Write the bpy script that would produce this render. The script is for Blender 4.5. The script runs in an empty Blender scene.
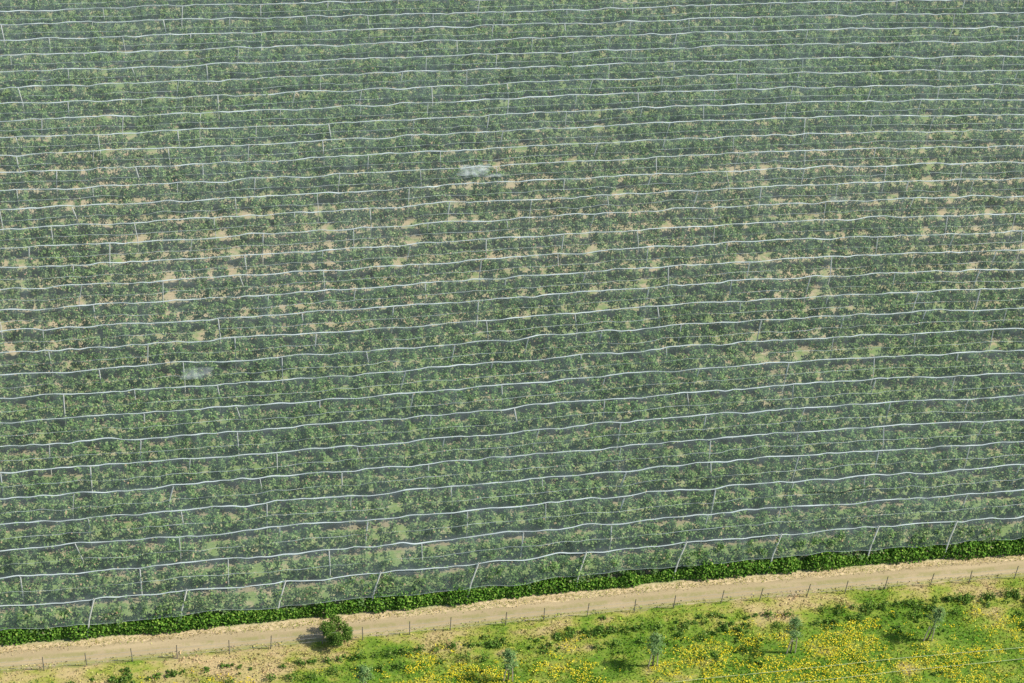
import bpy, math, numpy as np
from mathutils import Vector, Matrix
rng = np.random.default_rng(7)
scene = bpy.context.scene
scene.view_settings.view_transform = 'Standard'
scene.view_settings.look = 'None'
scene.view_settings.exposure = 0

# ------------------------------------------------------------------ helpers
def vnoise(x, y, cell, seed):
    r = np.random.default_rng(seed); G = r.random((256, 256))
    X = np.asarray(x, float)/cell+1000.3; Y = np.asarray(y, float)/cell+1000.7
    i = np.floor(X).astype(int); j = np.floor(Y).astype(int)
    u = X-i; v = Y-j; u = u*u*(3-2*u); v = v*v*(3-2*v)
    g = lambda a, b: G[a % 256, b % 256]
    return (g(i, j)*(1-u)+g(i+1, j)*u)*(1-v)+(g(i, j+1)*(1-u)+g(i+1, j+1)*u)*v

def H(x, y):
    x = np.asarray(x, float); y = np.asarray(y, float)
    return 0.45*np.sin(x/31+0.7+y/55)+0.3*np.sin(y/23+x/70+1.1)+0.25*np.sin(x/17-y/40)

def link(o, parent=None):
    scene.collection.objects.link(o)
    if parent: o.parent = parent
    return o

def empty(name):
    e = bpy.data.objects.new(name, None); e.empty_display_size = 0.5
    return link(e)

def qmesh(name, V, F, mats, mi=None, smooth=False):
    V = np.asarray(V, np.float32); F = np.asarray(F, np.int32)
    me = bpy.data.meshes.new(name)
    me.vertices.add(len(V)); me.vertices.foreach_set('co', V.ravel())
    me.loops.add(F.size); me.loops.foreach_set('vertex_index', F.ravel())
    me.polygons.add(len(F)); me.polygons.foreach_set('loop_start', np.arange(len(F), dtype=np.int32)*4)
    for m in mats: me.materials.append(m)
    if mi is not None: me.polygons.foreach_set('material_index', np.asarray(mi, np.int32))
    if smooth: me.polygons.foreach_set('use_smooth', np.ones(len(F), bool))
    me.update(calc_edges=True)
    return me

def norm(a): return a/np.maximum(np.linalg.norm(a, axis=-1, keepdims=True), 1e-6)

def leaves(P, size, outward, ow=0.6, up=0.5, rnd=0.8, aspect=0.62, r=rng):
    n = len(P)
    N = norm(outward*ow+np.array([0, 0, up])+r.normal(size=(n, 3))*rnd)
    a = norm(np.cross(N, r.normal(size=(n, 3)))); b = np.cross(N, a)
    s = np.asarray(size).reshape(-1, 1)*0.5
    a = a*s; b = b*s*aspect
    V = np.stack([P-a, P-b*1.0+a*0.15, P+a, P+b*1.0+a*0.15], 1).reshape(-1, 3)
    F = np.arange(4*n).reshape(-1, 4)
    return V, F

def tube(pts, rad, k=5, cap=True):
    pts = np.asarray(pts, float); n = len(pts)
    rad = np.broadcast_to(np.asarray(rad, float), (n,))
    T = norm(np.gradient(pts, axis=0))
    ref = np.where(np.abs(T[:, 2:3]) > 0.8, np.array([[1., 0, 0]]), np.array([[0, 0, 1.]]))
    A = norm(np.cross(T, ref)); B = np.cross(T, A)
    ang = np.arange(k)*2*math.pi/k
    V = pts[:, None, :]+rad[:, None, None]*(A[:, None, :]*np.cos(ang)[None, :, None]+B[:, None, :]*np.sin(ang)[None, :, None])
    V = V.reshape(-1, 3)
    i = np.arange(n-1)[:, None]*k; j = np.arange(k)[None, :]; j2 = (j+1) % k
    F = np.stack([i+j, i+j2, i+k+j2, i+k+j], -1).reshape(-1, 4)
    return V, F

class Acc:
    def __init__(s): s.V = []; s.F = []; s.M = []; s.n = 0
    def add(s, VF, m=0):
        V, F = VF; s.V.append(V); s.F.append(F+s.n); s.M.append(np.full(len(F), m)); s.n += len(V)
    def mesh(s, name, mats, smooth=False):
        return qmesh(name, np.concatenate(s.V), np.concatenate(s.F), mats, np.concatenate(s.M), smooth)

# ------------------------------------------------------------------ materials
class NT:
    def __init__(s, name):
        s.m = bpy.data.materials.new(name); s.m.use_nodes = True
        s.t = s.m.node_tree; s.t.nodes.clear()
        s.out = s.t.nodes.new('ShaderNodeOutputMaterial')
    def n(s, typ, **k):
        nd = s.t.nodes.new(typ)
        for a, b in k.items(): setattr(nd, a, b)
        return nd
    def l(s, a, b): s.t.links.new(a, b)
    def setin(s, sock, v):
        if hasattr(v, 'is_output'): s.l(v, sock)
        elif isinstance(v, (tuple, list)) and len(v) == 3 and sock.type == 'RGBA': sock.default_value = (*v, 1)
        else: sock.default_value = v
    def math(s, op, a, b=0.0, c=None, clamp=False):
        nd = s.n('ShaderNodeMath', operation=op, use_clamp=clamp)
        s.setin(nd.inputs[0], a); s.setin(nd.inputs[1], b)
        if c is not None: s.setin(nd.inputs[2], c)
        return nd.outputs[0]
    def mix(s, f, a, b):
        nd = s.n('ShaderNodeMix', data_type='RGBA')
        s.setin(nd.inputs['Factor'], f); s.setin(nd.inputs[6], a); s.setin(nd.inputs[7], b)
        return nd.outputs[2]
    def ss(s, v, lo, hi, a=0.0, b=1.0):
        nd = s.n('ShaderNodeMapRange', interpolation_type='SMOOTHSTEP')
        s.setin(nd.inputs[0], v); nd.inputs[1].default_value = lo; nd.inputs[2].default_value = hi
        nd.inputs[3].default_value = a; nd.inputs[4].default_value = b
        return nd.outputs[0]
    def pos(s): return s.n('ShaderNodeNewGeometry').outputs['Position']
    def noise(s, scale, detail=3, rough=0.55, vec=None, stretch=None):
        v = vec if vec is not None else s.pos()
        if stretch:
            mp = s.n('ShaderNodeMapping'); s.l(v, mp.inputs[0]); mp.inputs['Scale'].default_value = stretch; v = mp.outputs[0]
        nd = s.n('ShaderNodeTexNoise'); s.l(v, nd.inputs['Vector'])
        nd.inputs['Scale'].default_value = scale; nd.inputs['Detail'].default_value = detail
        nd.inputs['Roughness'].default_value = rough
        return nd.outputs[0]
    def ramp(s, f, stops, interp='LINEAR'):
        nd = s.n('ShaderNodeValToRGB'); cr = nd.color_ramp; cr.interpolation = interp
        while len(cr.elements) < len(stops): cr.elements.new(0.5)
        for e, (p, c) in zip(cr.elements, stops): e.position = p; e.color = (*c, 1)
        s.l(f, nd.inputs[0]); return nd.outputs[0]
    def diffuse(s, col, trans=0.0):
        d = s.n('ShaderNodeBsdfDiffuse'); s.setin(d.inputs[0], col)
        o = d.outputs[0]
        if trans:
            t = s.n('ShaderNodeBsdfTranslucent'); s.setin(t.inputs[0], col)
            mx = s.n('ShaderNodeMixShader'); mx.inputs[0].default_value = trans
            s.l(o, mx.inputs[1]); s.l(t.outputs[0], mx.inputs[2]); o = mx.outputs[0]
        return o
    def done(s, sh): s.l(sh, s.out.inputs[0]); return s.m

def island(t): return t.n('ShaderNodeNewGeometry').outputs['Random Per Island']

def leaf_material(name, stops, objcol=False, trans=0.0):
    t = NT(name)
    c = t.ramp(island(t), stops)
    if objcol:
        mx = t.n('ShaderNodeMix', data_type='RGBA', blend_type='MULTIPLY'); mx.inputs['Factor'].default_value = 1
        t.l(c, mx.inputs[6]); t.l(t.n('ShaderNodeObjectInfo').outputs['Color'], mx.inputs[7]); c = mx.outputs[2]
    return t.done(t.diffuse(c, trans))

M_leaf = leaf_material('apple_leaf', [(0, (0.085, 0.165, 0.055)), (0.35, (0.155, 0.275, 0.085)), (0.7, (0.240, 0.385, 0.125)),
                                      (0.92, (0.36, 0.49, 0.19)), (0.965, (0.48, 0.45, 0.25)), (1.0, (0.54, 0.37, 0.22))], objcol=True, trans=0.3)
M_hedge = leaf_material('hedge_leaf', [(0, (0.035, 0.10, 0.014)), (0.5, (0.10, 0.22, 0.028)), (0.85, (0.19, 0.35, 0.05)), (1, (0.30, 0.42, 0.08))])
M_bush = leaf_material('bush_leaf', [(0, (0.05, 0.10, 0.018)), (0.5, (0.10, 0.19, 0.03)), (0.85, (0.17, 0.27, 0.05)), (1, (0.28, 0.33, 0.09))])
M_weed = leaf_material('weed_leaf', [(0, (0.05, 0.11, 0.018)), (0.5, (0.10, 0.20, 0.03)), (0.85, (0.18, 0.29, 0.055)), (1, (0.32, 0.38, 0.12))])
M_young = leaf_material('young_tree_leaf', [(0, (0.08, 0.16, 0.05)), (0.6, (0.17, 0.29, 0.09)), (1, (0.34, 0.45, 0.18))])
def simple(name, a, b, scale):
    t = NT(name); return t.done(t.diffuse(t.mix(t.noise(scale, 1), a, b)))
M_bark = simple('bark', (0.16, 0.125, 0.085), (0.30, 0.25, 0.19), 6)
M_post = simple('post_concrete', (0.62, 0.61, 0.56), (0.80, 0.79, 0.74), 3)
M_stake = simple('tree_stake_wood', (0.46, 0.38, 0.27), (0.60, 0.52, 0.40), 4)
M_fence = simple('fence_post_wood', (0.16, 0.145, 0.12), (0.30, 0.27, 0.23), 5)
M_wire = simple('fence_wire', (0.35, 0.35, 0.34), (0.5, 0.5, 0.48), 5)
M_hose = simple('hose_plastic', (0.40, 0.46, 0.22), (0.54, 0.58, 0.36), 2)
M_gap = simple('seam_gap_dark', (0.02, 0.03, 0.025), (0.05, 0.06, 0.05), 4)  # near-black, painted in place of the dark opening at the net seam
M_flower = leaf_material('flower_petal', [(0, (0.60, 0.46, 0.02)), (0.6, (0.73, 0.60, 0.03)), (1, (0.78, 0.70, 0.12))])

def grass_mat(name, ground=False):
    t = NT(name)
    sp = t.n('ShaderNodeSeparateXYZ'); t.l(t.pos(), sp.inputs[0]); y = sp.outputs[1]; x = sp.outputs[0]
    wn = t.noise(0.16, 4, 0.62)
    wn2 = t.noise(0.6, 3, 0.65, stretch=(0.6, 1.2, 1))
    dry = t.ss(y, -43.5, -38.4, -0.08, 0.07)
    dryl = t.ss(x, -22, -36, 0.0, 0.10)
    v = t.math('ADD', t.math('MULTIPLY_ADD', wn2, 0.78, t.math('MULTIPLY', wn, 0.9)), t.math('ADD', dry, dryl))
    v = t.math('SUBTRACT', v, 0.25)
    base = t.ramp(v, [(0.40, (0.10, 0.22, 0.018)), (0.54, (0.19, 0.30, 0.032)), (0.64, (0.33, 0.36, 0.065)), (0.75, (0.46, 0.39, 0.15)), (0.9, (0.56, 0.43, 0.22))])
    if ground: return t, sp, base
    r = island(t)
    hs = t.n('ShaderNodeHueSaturation'); t.l(base, hs.inputs['Color'])
    t.l(t.math('MULTIPLY_ADD', r, 1.2, 0.35), hs.inputs['Value'])
    t.l(t.math('MULTIPLY_ADD', t.math('FRACT', t.math('MULTIPLY', r, 17.0)), 0.07, 0.46), hs.inputs['Hue'])
    return t.done(t.diffuse(hs.outputs[0]))
M_grass = grass_mat('grass_blade')

Y0 = -34.3; S = 3.3; NR = 32
X0, X1 = -80.0, 100.0
YF = -35.6

def ground_mat():
    t, sp, meadow = grass_mat('ground', True)
    y = sp.outputs[1]; x = sp.outputs[0]
    wob = t.math('SUBTRACT', t.noise(0.35, 3), 0.5)
    yw = t.math('MULTIPLY_ADD', wob, 0.9, y)
    fine = t.noise(3.0, 4, 0.7)
    med = t.noise(0.9, 3, 0.65)
    big = t.noise(0.05, 2, 0.5)
    c = t.math('COSINE', t.math('MULTIPLY', t.math('SUBTRACT', yw, Y0), 2*math.pi/S))
    strip = t.ss(t.math('MULTIPLY_ADD', med, 0.9, c), 0.6, 1.2)
    band = t.math('MULTIPLY', t.ss(y, -8, 10), t.ss(y, 44, 26))
    drymix = t.math('ADD', t.math('ADD', med, t.math('MULTIPLY', big, 0.5)), t.math('MULTIPLY', band, 0.16))
    alley = t.mix(t.ss(drymix, 0.70, 1.02), (0.22, 0.31, 0.11), (0.50, 0.41, 0.26))
    soil = t.mix(fine, (0.22, 0.20, 0.12), (0.44, 0.37, 0.24))
    orch = t.mix(strip, alley, soil)
    verge = t.mix(t.ss(fine, 0.35, 0.65), (0.42, 0.34, 0.17), (0.72, 0.56, 0.34))
    mg = t.mix(t.ss(fine, 0.3, 0.7), meadow, t.mix(0.25, meadow, (0.30, 0.26, 0.12)))
    a = t.mix(t.ss(yw, -38.4, -37.8), mg, verge)
    b = t.mix(t.ss(yw, YF-0.1, YF+0.5), a, orch)
    far = t.mix(t.ss(yw, 70.3, 71), b, t.mix(fine, (0.40, 0.33, 0.17), (0.25, 0.26, 0.09)))
    d = t.diffuse(far)
    bp = t.n('ShaderNodeBump'); bp.inputs['Strength'].default_value = 0.6; bp.inputs['Distance'].default_value = 0.08
    t.l(fine, bp.inputs['Height']); t.l(bp.outputs[0], d.node.inputs['Normal'])
    return t.done(d)
M_ground = ground_mat()

def track_mat():
    t = NT('dirt_track')
    sp = t.n('ShaderNodeSeparateXYZ'); t.l(t.pos(), sp.inputs[0]); y = sp.outputs[1]
    fine = t.noise(2.5, 5, 0.7); lng = t.noise(0.9, 4, 0.6, stretch=(0.12, 1.6, 1)); med = t.noise(0.35, 3)
    c = t.mix(fine, (0.37, 0.295, 0.165), (0.49, 0.39, 0.23))
    c = t.mix(t.ss(lng, 0.45, 0.7, 0, 0.5), c, (0.60, 0.475, 0.29))
    d = t.math('ABSOLUTE', t.math('SUBTRACT', t.math('MULTIPLY_ADD', t.math('SUBTRACT', med, 0.5), 0.6, y), -37.15))
    mid = t.math('MULTIPLY', t.ss(d, 0.1, 0.45, 1, 0), t.ss(t.math('ADD', fine, med), 0.85, 1.15))
    c = t.mix(t.math('MULTIPLY', mid, 0.6), c, (0.27, 0.27, 0.09))
    e = t.math('MULTIPLY', t.ss(y, -37.6, -38.3), t.ss(t.math('ADD', fine, med), 0.80, 1.02))
    c = t.mix(t.math('MULTIPLY', e, 0.85), c, (0.28, 0.30, 0.08))
    d = t.diffuse(c)
    bp = t.n('ShaderNodeBump'); bp.inputs['Strength'].default_value = 0.5; bp.inputs['Distance'].default_value = 0.06
    t.l(fine, bp.inputs['Height']); t.l(bp.outputs[0], d.node.inputs['Normal'])
    return t.done(d)
M_track = track_mat()

def net_mat(name, col):
    t = NT(name)
    at = t.n('ShaderNodeAttribute', attribute_name='dens').outputs['Fac']
    d = t.diffuse(col)
    tr = t.n('ShaderNodeBsdfTransparent')
    mx = t.n('ShaderNodeMixShader'); t.l(at, mx.inputs[0]); t.l(tr.outputs[0], mx.inputs[1]); t.l(d, mx.inputs[2])
    return t.done(mx.outputs[0])
M_net = net_mat('hail_netting', (0.48, 0.62, 0.61))  # netting's own tint, with bluish air haze mixed into the colour
M_ridge = net_mat('gathered_netting', (0.70, 0.78, 0.77))

# ------------------------------------------------------------------ ground
def axis(lo, hi, step, far):
    mid = np.arange(lo, hi+step*0.5, step)
    out = np.array([15, 40, 100, 250, 600, 1500, far])
    return np.concatenate([(lo-out)[::-1], mid, hi+out])
gx = axis(-110, 130, 2.0, 3000); gy = axis(-80, 110, 2.0, 3000)
GX, GY = np.meshgrid(gx, gy, indexing='ij')
def fade(x, y):
    d = np.maximum(np.maximum(-110-x, x-130), np.maximum(-80-y, y-110)); return np.clip(1-d/200, 0, 1)
GZ = H(GX, GY)*fade(GX, GY)
V = np.stack([GX, GY, GZ], -1).reshape(-1, 3)
nx, ny = len(gx), len(gy)
i, j = np.meshgrid(np.arange(nx-1), np.arange(ny-1), indexing='ij')
F = np.stack([i*ny+j, (i+1)*ny+j, (i+1)*ny+j+1, i*ny+j+1], -1).reshape(-1, 4)
link(bpy.data.objects.new('ground', qmesh('ground', V, F, [M_ground], smooth=True)))

xs = np.arange(-108, 128, 0.5); us = np.linspace(0, 1, 9)
lo = -38.4+(vnoise(xs, 0, 1.3, 3)-0.5)*0.6+(vnoise(xs, 0, 9, 4)-0.5)*0.5
hi = -36.3+(vnoise(xs, 5, 1.1, 5)-0.5)*0.45+(vnoise(xs, 5, 8, 6)-0.5)*0.4
TY = lo[:, None]+(hi-lo)[:, None]*us[None, :]; TX = np.repeat(xs[:, None], 9, 1)
V = np.stack([TX, TY, H(TX, TY)+0.025-0.02*np.abs(us[None, :]*2-1)**6+0*TX], -1).reshape(-1, 3)
i, j = np.meshgrid(np.arange(len(xs)-1), np.arange(8), indexing='ij')
F = np.stack([i*9+j, (i+1)*9+j, (i+1)*9+j+1, i*9+j+1], -1).reshape(-1, 4)
link(bpy.data.objects.new('dirt_track', qmesh('dirt_track', V, F, [M_track], smooth=True)))

# ------------------------------------------------------------------ orchard trees
SEG = 6.0
def tree_segment(seed, sparse):
    r = np.random.default_rng(seed); A = Acc()
    x = -SEG/2+0.5
    while x < SEG/2:
        tx = x+r.normal()*0.12; x += 1.0
        if r.random() < (0.06 if sparse else 0.0): continue
        h = r.uniform(2.9, 3.75)*(0.95 if sparse else 1.0)
        w = r.uniform(0.58, 0.84)*(0.92 if sparse else 1.0)
        ty = r.normal()*0.06
        lean = r.normal(size=2)*0.05
        zs = np.linspace(-0.2, h*0.95, 4)
        A.add(tube(np.stack([tx+lean[0]*zs, ty+lean[1]*zs, zs], 1), np.linspace(0.055, 0.012, 4), 4), 0)
        tips = []
        for b in range(15):
            z = r.uniform(0.4, h*0.93); a = r.uniform(0, 2*math.pi)
            L = w*(1.2-0.5*z/h)*r.uniform(0.65, 1.15)
            p0 = np.array([tx, ty, z]); p1 = p0+np.array([math.cos(a)*L, math.sin(a)*L, L*r.uniform(0.1, 0.5)])
            A.add(tube(np.array([p0, p1]), [0.02, 0.006], 3), 0)
            tips.append((p0, p1))
        tips.append((np.array([tx, ty, h*0.75]), np.array([tx, ty, h])))
        n = 340 if sparse else 450
        k = r.integers(0, len(tips), n)
        T0 = np.array([q[0] for q in tips])[k]; T1 = np.array([q[1] for q in tips])[k]
        u = r.uniform(0.3, 1.12, (n, 1))
        P = T0+(T1-T0)*u+r.normal(size=(n, 3))*np.array([0.16, 0.13, 0.13])
        P[:, 2] = np.maximum(P[:, 2], 0.2)
        out = P-np.array([tx, ty, 0]); out[:, 2] = 0; out = norm(out)
        A.add(leaves(P, r.uniform(0.14, 0.31, n), out, r=r, aspect=0.75, up=1.0, rnd=0.5, ow=0.5), 1)
    return A.mesh('apple_tree_segment', [M_bark, M_leaf])
dense = [tree_segment(100+k, False) for k in range(12)]
spars = [tree_segment(200+k, True) for k in range(12)]

orchard = empty('apple_tree_orchard')
r = np.random.default_rng(11)
def rowy(x, kk): return Y0+S*kk+(vnoise(x, kk*7.3, 28, 21)-0.5)*0.4*np.minimum(1, 0.3+0*np.asarray(x, float)+kk)
for k in range(NR):
    off = r.uniform(0, SEG)
    x = X0+off
    while x < X1:
        y = float(rowy(x, k))
        pz = float(vnoise(x, y, 16, 31)*0.6+vnoise(x, y, 5, 32)*0.4)
        band = math.exp(-((y-19)/17.0)**2)
        thin = pz+0.38*band-0.12 > 0.60
        me = (spars if thin else dense)[r.integers(0, 12)]
        o = bpy.data.objects.new('tree_row_segment', me)
        o.location = (x, y, float(H(x, y)))
        o.rotation_euler = (0, 0, math.pi*int(r.integers(0, 2))+r.normal()*0.006)
        o.scale = (1.0, r.uniform(0.88, 1.1), r.uniform(0.94, 1.05))
        f = min(1, max(0, band*0.7+(pz-0.5)*1.2)); v = r.uniform(0.9, 1.10)
        o.color = (v*(1+0.25*f), v*(1+0.0*f), v*(1+0.32*f), 1)
        link(o, orchard)
        x += SEG

# ------------------------------------------------------------------ net canopy
canopy = empty('hail_net_canopy')
NX = int((X1-X0)/0.38)+1; nxs = np.linspace(X0, X1, NX); C = 8
PS = 9.0
poff = np.array([(k*3.1+r.uniform(-2, 2)) % PS for k in range(NR)])
def ridge(x, k):
    ph = (x-X0-poff[k])/PS; fr = ph-np.floor(ph); bay = np.floor(ph)
    sag = 4*fr*(1-fr)*(0.0+0.14*vnoise(bay, k*3.0, 1.0, 41))
    y = rowy(x, k)+(vnoise(x, k*5.0, 3.2, 42)-0.5)*0.36+(vnoise(x, k*5.0, 1.1, 44)-0.5)*0.18
    z = H(x, rowy(x, k))+4.1-sag+(vnoise(x, k*9.0, 2.2, 43)-0.5)*0.22+(vnoise(x, k*9.0, 0.9, 45)-0.5)*0.14
    return y, z
rows_y = []; rows_z = []; D = []
def folds(x, y): return 0.45+0.7*vnoise(x+0.3*y, y, 0.42, 57)*1.0+0.4*vnoise(x*1.0, y*0.3, 0.8, 58)
y0, z0 = ridge(nxs, 0)
hem = 1.8+(vnoise(nxs, 0, 2.5, 50)-0.5)*0.6
for u in np.linspace(1, 0, 6)[:-1]:
    yy = y0-0.85*u**0.8-(vnoise(nxs, u*2, 1.5, 51)-0.5)*0.15
    g = H(nxs, yy)
    rows_y.append(yy); rows_z.append(z0*(1-u)+(g+hem)*u-0.2*math.sin(u*math.pi)); D.append(0.10*folds(nxs, yy))
valley = []
for k in range(NR):
    ya, za = ridge(nxs, k)
    if k == NR-1:
        rows_y.append(ya); rows_z.append(za); D.append(np.full(NX, 0.15)); break
    yb, zb = ridge(nxs, k+1)
    dip = 0.12+0.15*(vnoise(nxs, k*11.0, 6, 52))
    for c in range(C):
        u = c/C
        yy = ya+(yb-ya)*u; v = 1-abs(2*u-1)
        zz = za+(zb-za)*u-dip*(v**0.8)+(vnoise(nxs, yy, 0.9, 53)-0.5)*0.08*v
        d = 0.052+0.02*vnoise(nxs, yy*1.8, 14, 54)+0.015*vnoise(nxs, yy, 5, 55)+0.05*(1-v)**5
        d = d+0.045*np.clip((yy+5)/60, 0, 1)  # cover rises towards the back, painting bluish distance haze into the net
        if c == C//2: valley.append((yy, zz))
        rows_y.append(yy); rows_z.append(zz); D.append(d*folds(nxs, yy))
R = len(rows_y)
V = np.stack([np.repeat(nxs[None, :], R, 0), np.array(rows_y), np.array(rows_z)], -1).reshape(-1, 3)
i, j = np.meshgrid(np.arange(R-1), np.arange(NX-1), indexing='ij')
F = np.stack([i*NX+j, i*NX+j+1, (i+1)*NX+j+1, (i+1)*NX+j], -1).reshape(-1, 4)
me = qmesh('net_sheet', V, F, [M_net], smooth=True)
a = me.attributes.new('dens', 'FLOAT', 'POINT'); a.data.foreach_set('value', np.array(D, np.float32).ravel())
link(bpy.data.objects.new('net_sheet', me), canopy)

A = Acc(); xr = np.arange(X0, X1, 0.35); dd = []
for k in range(NR):
    y, z = ridge(xr, k)
    rad = 0.025+0.06*vnoise(xr, k*2.0, 1.4, 61)+0.02*vnoise(xr, k*2.0, 0.4, 62)
    A.add(tube(np.stack([xr, y, z+0.03], 1), rad, 4))
    dd.append(np.repeat(np.clip(0.30+0.6*vnoise(xr, k*4.0, 2.5, 63), 0, 1), 4))
for k, (vy, vz) in enumerate(valley):
    A.add(tube(np.stack([nxs, vy+(vnoise(nxs, k*3.0, 1.7, 66)-0.5)*0.3, vz+0.02], 1), 0.025, 3))
    dd.append(np.repeat(np.clip(0.6*vnoise(nxs, k*4.0, 3.5, 67), 0.05, 1), 3))
yh = rows_y[0]; zh = rows_z[0]
A.add(tube(np.stack([nxs, yh, zh], 1), 0.02, 4)); dd.append(np.full(NX*4, 0.3))
me = A.mesh('ridge_bundle', [M_ridge]); a = me.attributes.new('dens', 'FLOAT', 'POINT')
a.data.foreach_set('value', np.concatenate(dd).astype(np.float32))
link(bpy.data.objects.new('ridge_bundle', me), canopy)

A = Acc(); dd = []
for (px, py, L, W, dn) in [(-0.9, 24.1, 3.6, 1.9, 0.34), (-33.7, -6.2, 3.0, 1.7, 0.17), (40.3, 15.2, 2.6, 1.2, 0.12), (1.5, 23.0, 2.2, 0.8, 0.22)]:
    n1, n2 = 22, 12
    U, W2 = np.meshgrid(np.linspace(-1, 1, n1), np.linspace(-1, 1, n2), indexing='ij')
    edge = 1+0.4*(vnoise(U*3, W2*3, 0.5, int(px+90))-0.5)
    xx = px+U*L/2*edge+W2*0.25; yy = py+W2*W/2*edge
    kk = (yy-Y0)/S; fr = np.abs((kk-np.floor(kk))*2-1)
    zz = H(xx, yy)+4.15-0.25*(1-fr)+0.22+0.2*vnoise(xx, yy, 0.35, 71)
    i, j = np.meshgrid(np.arange(n1-1), np.arange(n2-1), indexing='ij')
    A.add((np.stack([xx, yy, zz], -1).reshape(-1, 3), np.stack([i*n2+j, (i+1)*n2+j, (i+1)*n2+j+1, i*n2+j+1], -1).reshape(-1, 4)))
    dd.append((dn*(1.0-0.7*np.maximum(np.abs(U), np.abs(W2))**3)*(0.3+1.4*vnoise(xx, yy, 0.4, 72))).ravel())
me = A.mesh('folded_net_patch', [M_ridge]); a = me.attributes.new('dens', 'FLOAT', 'POINT')
a.data.foreach_set('value', np.concatenate(dd).astype(np.float32))
link(bpy.data.objects.new('folded_net_patch', me), canopy)

xt = np.arange(23, 31.5, 0.3)  # added dark tube stands in for an open gap along the net seam
A = Acc(); A.add(tube(np.stack([xt, -29.4+0.18*np.sin(xt*1.1), H(xt, -29.8+0*xt)+4.1+0.06*np.sin(xt*2)], 1), 0.04*np.sin((xt-23)/8.5*math.pi)+0.012, 5))
link(bpy.data.objects.new('seam_rope', A.mesh('seam_rope', [M_gap])), canopy)

A = Acc()
for k in range(NR):
    x = X0+poff[k]
    while x < X1:
        yy, zz = ridge(np.array([x]), k); yy = float(yy[0]); zz = float(zz[0]); g = float(H(x, yy))
        if k == 0:
            bx, by = x-0.65+r.normal()*0.15, yy-1.0
            A.add(tube([(bx, by, g-0.3), ((bx+x)/2, (by+yy)/2-0.05, (g+zz)/2), (x+0.25, yy-0.1, zz+0.3)], 0.075, 6))
        elif r.random() < 0.9:
            j = r.normal()*0.15; rr = r.uniform(0.04, 0.075)
            A.add(tube([(x, yy-0.26+j, g-0.3), (x+0.03, yy-0.25+j, g+2), (x+r.normal()*0.2, yy-0.2, zz+0.1)], rr, 5))
        x += PS+r.normal()*0.7
link(bpy.data.objects.new('support_posts', A.mesh('support_posts', [M_post])), canopy)

# ------------------------------------------------------------------ hedge
A = Acc(); r = np.random.default_rng(5)
n = 62000
x = r.uniform(X0, X1, n)
amp = 0.48+0.8*vnoise(x, 0, 1.2, 81)+0.45*(vnoise(x, 3, 5, 82)-0.5)
th = r.uniform(0, math.pi, n); q = r.uniform(0.5, 1.0, n)
P = np.stack([x, -35.0+np.cos(th)*0.7*amp*q+(vnoise(x, 7, 6, 83)-0.5)*0.4, 0.05+np.sin(th)*1.6*amp*q], 1)
out = np.stack([0.3+0*x, np.cos(th), np.sin(th)], 1)
P[:, 2] += H(P[:, 0], P[:, 1])
A.add(leaves(P, r.uniform(0.14, 0.32, n), out, r=r, up=0.7, aspect=0.75), 0)
link(bpy.data.objects.new('hedge', A.mesh('hedge', [M_hedge])))

# ------------------------------------------------------------------ meadow grass, flowers, weeds
r = np.random.default_rng(6)
n = 200000
x = r.uniform(-85, 75, n); y = r.uniform(-56, -37.8, n)
keep = r.random(n) < 0.15+1.1*vnoise(x, y, 1.6, 91)*np.clip((-37.2-y)/2.5, 0.2, 1)
x = x[keep]; y = y[keep]; n = len(x)
P = np.stack([x, y, H(x, y)+r.uniform(0.02, 0.2, n)], 1)
A = Acc(); A.add(leaves(P, r.uniform(0.08, 0.28, n), np.zeros((n, 3)), up=0.5, rnd=0.7, aspect=0.4, r=r))
n = 9000
x = r.uniform(X0, X1, n); y = YF-0.45+r.normal(size=n)*0.25
P = np.stack([x, y, H(x, y)+r.uniform(0.02, 0.15, n)], 1)
A.add(leaves(P, r.uniform(0.08, 0.2, n), np.zeros((n, 3)), aspect=0.35, r=r))
link(bpy.data.objects.new('meadow_grass', A.mesh('meadow_grass', [M_grass])))

n = 230000
x = r.uniform(-85, 75, n); y = r.uniform(-56, -40, n)
cl = np.exp(-((x+10)/12)**2-((y+45.5)/2.5)**2)*0.10+np.exp(-((x-30)/14)**2-((y+44.5)/2.5)**2)*0.05
m = vnoise(x, y, 4.5, 95)*0.42+vnoise(x, y*1.6, 1.0, 96)*0.38+vnoise(x, y*1.3, 0.4, 97)*0.20+0.10*np.clip((-42.0-y)/2.0, -1, 1)+cl
keep = r.random(n) < np.clip((m-0.55)*4.2, 0, 0.65)
x = x[keep]; y = y[keep]; n = len(x)
P = np.stack([x, y, H(x, y)+r.uniform(0.16, 0.34, n)], 1)
A = Acc(); A.add(leaves(P, r.uniform(0.06, 0.16, n), np.zeros((n, 3)), up=1.4, rnd=0.5, aspect=0.9, r=r))
link(bpy.data.objects.new('yellow_wildflowers', A.mesh('yellow_wildflowers', [M_flower])))

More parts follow.
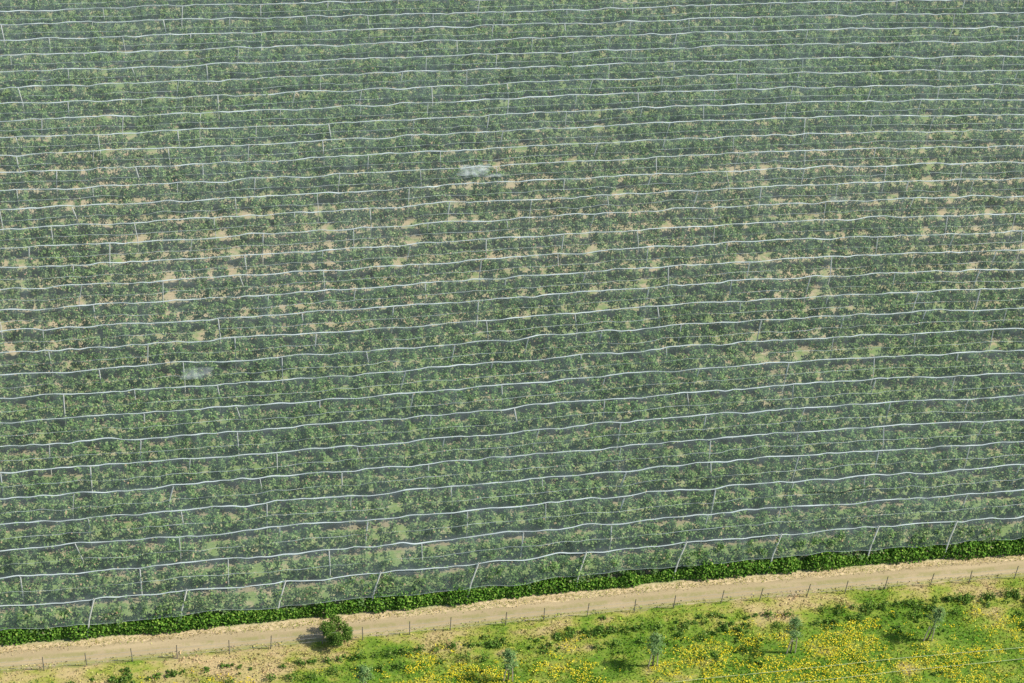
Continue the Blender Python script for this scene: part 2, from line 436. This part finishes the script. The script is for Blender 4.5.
A = Acc()
def clump(cx, cy, s, hgt):
    n = int(30+110*s*s)
    d = norm(r.normal(size=(n, 3))); d[:, 2] = np.abs(d[:, 2])
    q = r.uniform(0.35, 1.3, (n, 1))
    P = d*q*np.array([s*0.6, s*0.5, hgt])+np.array([cx, cy, 0.05]); P[:, 2] += H(cx, cy)
    P[:, 0] += (vnoise(P[:, 0], P[:, 1], 0.4, 17)-0.5)*0.5*s
    A.add(leaves(P, r.uniform(0.10, 0.25, n), d, r=r))
def group(cx, cy, s):
    for q in range(r.integers(1, 5)):
        ss = s*r.uniform(0.3, 0.75); clump(cx+r.normal()*s*0.9, cy+r.normal()*s*0.4, ss, ss*r.uniform(0.5, 0.9))
for q in range(300):
    cx = r.uniform(-85, 75)
    u = r.random(); line = -40.5 if u < 0.40 else (-41.9 if u < 0.65 else (-43.4 if u < 0.8 else r.uniform(-50, -42)))
    cy = line+r.normal()*0.35
    dn = vnoise(cx, 0, 8, 99)
    if r.random() > (0.95 if dn > 0.5 else 0.4): continue
    group(cx, cy, r.uniform(0.3, 0.85))
# planted shrub rows
for line, step in ((-40.6, 1.5), (-42.1, 1.9)):
    cx = -84.0
    while cx < 74:
        dn = vnoise(cx, line*3, 9, 98)
        if r.random() < (0.9 if dn > 0.45 else 0.3):
            s = r.uniform(0.5, 0.95); clump(cx, line+r.normal()*0.12, s, s*r.uniform(0.7, 1.1))
        cx += step+r.normal()*0.2
for (cx, cy, s) in [(24.5, -42.0, 1.2), (26, -41.6, 1.0), (33, -41.2, 1.1), (36, -40.8, 1.2), (38, -40.7, 1.0), (39.5, -41, 1.3), (42, -41.0, 1.0), (2, -40.3, 1.0), (6.5, -40.4, 1.1), (11, -40.8, 1.2), (13, -41.6, 1.0), (-3, -40.4, .9), (-8, -40.4, .9)]:
    group(cx, cy, s); group(cx+r.normal(), cy, s*0.8)
link(bpy.data.objects.new('shrub_patch', A.mesh('shrub_patch', [M_weed])))

# ------------------------------------------------------------------ bush
def make_bush(name, cx, cy, w, h, seed, nl=6400):
    r = np.random.default_rng(seed); A = Acc(); g = float(H(cx, cy))
    lobes = []
    for q in range(20):
        a = r.uniform(0, 2*math.pi); e = r.uniform(0.2, 1.0)
        L = np.array([math.cos(a)*w*0.38*r.uniform(0.4, 1.05), math.sin(a)*w*0.36*r.uniform(0.4, 1.05), h*(0.15+0.62*e*r.uniform(0.7, 1))])
        if math.hypot(L[0], L[1]) > w*0.3: L[2] = min(L[2], h*0.6)
        lobes.append((L, r.uniform(0.34, 0.6)))
        A.add(tube(np.array([[0, 0, -0.1], L*0.5+[0, 0, 0.1], L]), [0.05, 0.03, 0.01], 4), 0)
    for L, rad in lobes:
        n = nl//20
        d = norm(r.normal(size=(n, 3))); q = r.uniform(0.3, 1.15, (n, 1))**0.7
        P = L+d*q*rad*np.array([1, 1, 0.85]); P[:, 2] = np.maximum(P[:, 2], 0.05)
        A.add(leaves(P, r.uniform(0.09, 0.2, n), d, r=r), 1)
    me = A.mesh(name, [M_bark, M_bush]); o = bpy.data.objects.new(name, me); o.location = (cx, cy, g); link(o)
make_bush('bush', -22.3, -38.3, 3.5, 3.2, 8)

# ------------------------------------------------------------------ young trees
def young_tree(cx, cy, h, seed):
    r = np.random.default_rng(seed); A = Acc()
    zs = np.linspace(-0.2, h*0.95, 7); bend = r.normal()*0.05
    A.add(tube(np.stack([bend*zs+0.03*np.sin(zs*2), 0.02*np.sin(zs*1.7+1), zs], 1), np.linspace(0.085, 0.015, 7), 6), 0)
    for sx in (-0.35, 0.35):
        A.add(tube([(sx*1.2, -0.1, -0.2), (sx, -0.1, 1.0), (sx*0.7, -0.1, 2.2)], 0.06, 5), 2)
    A.add(tube([(-0.28, -0.1, 1.8), (0.28, -0.1, 1.8)], 0.035, 4), 2)
    for q in range(30):
        t = r.uniform(0.45, 0.97); z = t*h; a = q*2.4+r.uniform(-.4, .4)
        L = 0.95*math.sin(min(1, (1.05-t)/0.5)*math.pi/2)*r.uniform(0.45, 1.0)
        p0 = np.array([bend*z, 0, z-0.15]); p1 = p0+np.array([math.cos(a)*L, math.sin(a)*L, L*0.75])
        A.add(tube(np.array([p0, (p0+p1)/2+[0, 0, .03], p1]), [0.022, 0.014, 0.006], 4), 0)
        n = 42; u = r.uniform(0.2, 1.1, (n, 1))
        P = p0+(p1-p0)*u+r.normal(size=(n, 3))*0.11
        A.add(leaves(P, r.uniform(0.08, 0.19, n), norm(P-[0, 0, z]), r=r, up=0.9, rnd=0.5), 1)
    me = A.mesh('young_tree', [M_bark, M_young, M_stake]); o = bpy.data.objects.new('young_tree', me)
    o.location = (cx, cy, float(H(cx, cy))); link(o)
for q, (cx, h) in enumerate([(-34, 3.8), (-20.8, 4.2), (-7.6, 4.3), (5.8, 4.6), (18.9, 5.0), (32.2, 4.7), (45.5, 4.0)]):
    young_tree(cx, -44.9, h, 300+q)

# ------------------------------------------------------------------ fence
fence = empty('wire_fence'); A = Acc(); r = np.random.default_rng(9)
fx = np.arange(-104, 124, 4.2); fx = fx+r.normal(size=len(fx))*0.25
for x in fx:
    y = -38.6+r.normal()*0.04; g = float(H(x, y)); l = r.normal()*0.06
    A.add(tube([(x, y, g-0.2), (x+l/2, y, g+0.8), (x+l, y, g+1.85)], 0.045, 5))
link(bpy.data.objects.new('posts', A.mesh('posts', [M_fence])), fence)
A = Acc()
for hh in (0.5, 1.0, 1.5):
    A.add(tube(np.stack([fx, np.full_like(fx, -38.6), H(fx, np.full_like(fx, -38.6))+hh], 1), 0.009, 3))
link(bpy.data.objects.new('wires', A.mesh('wires', [M_wire])), fence)

for (ya, sl) in ((-46.9, 0.012), (-48.3, 0.02)):
    hx = np.arange(-60, 80, 0.7); hy = ya+sl*(hx-30)+(vnoise(hx, ya, 6, 77)-0.5)*0.25
    A = Acc(); A.add(tube(np.stack([hx, hy, H(hx, hy)+0.27], 1), 0.022, 5))
    link(bpy.data.objects.new('irrigation_hose', A.mesh('irrigation_hose', [M_hose])))

# ------------------------------------------------------------------ light
el, az = math.radians(46), math.radians(100)
w = bpy.data.worlds.new("World"); scene.world = w; w.use_nodes = True
nt = w.node_tree; bg = nt.nodes['Background']
sky = nt.nodes.new('ShaderNodeTexSky'); sky.sky_type = 'NISHITA'; sky.sun_disc = False
sky.sun_elevation = el; sky.sun_rotation = az
nt.links.new(sky.outputs[0], bg.inputs[0]); bg.inputs[1].default_value = 0.14
sd = bpy.data.lights.new('sun', 'SUN'); sd.energy = 5.0; sd.angle = math.radians(0.5); sd.color = (1, 0.95, 0.84)
so = bpy.data.objects.new('sun', sd); link(so)
d = Vector((math.sin(az)*math.cos(el), math.cos(az)*math.cos(el), math.sin(el)))
so.rotation_euler = (-d).to_track_quat('-Z', 'Y').to_euler(); so.location = d*100

# ------------------------------------------------------------------ camera
th, ps, ro = math.radians(42), math.radians(12.5), math.radians(5)
fwd = Vector((math.sin(ps)*math.cos(th), math.cos(ps)*math.cos(th), -math.sin(th)))
r0 = Vector((math.cos(ps), -math.sin(ps), 0)); u0 = r0.cross(fwd)
rt = r0*math.cos(ro)+u0*math.sin(ro); up = u0*math.cos(ro)-r0*math.sin(ro)
cd = bpy.data.cameras.new('camera'); cd.sensor_width = 36; cd.lens = 68.55; cd.clip_end = 8000; cd.clip_start = 1
co = bpy.data.objects.new('camera', cd); link(co)
loc = -fwd*210.1
m = Matrix((rt, up, -fwd)).transposed().to_4x4(); m.translation = loc
co.matrix_world = m
scene.camera = co
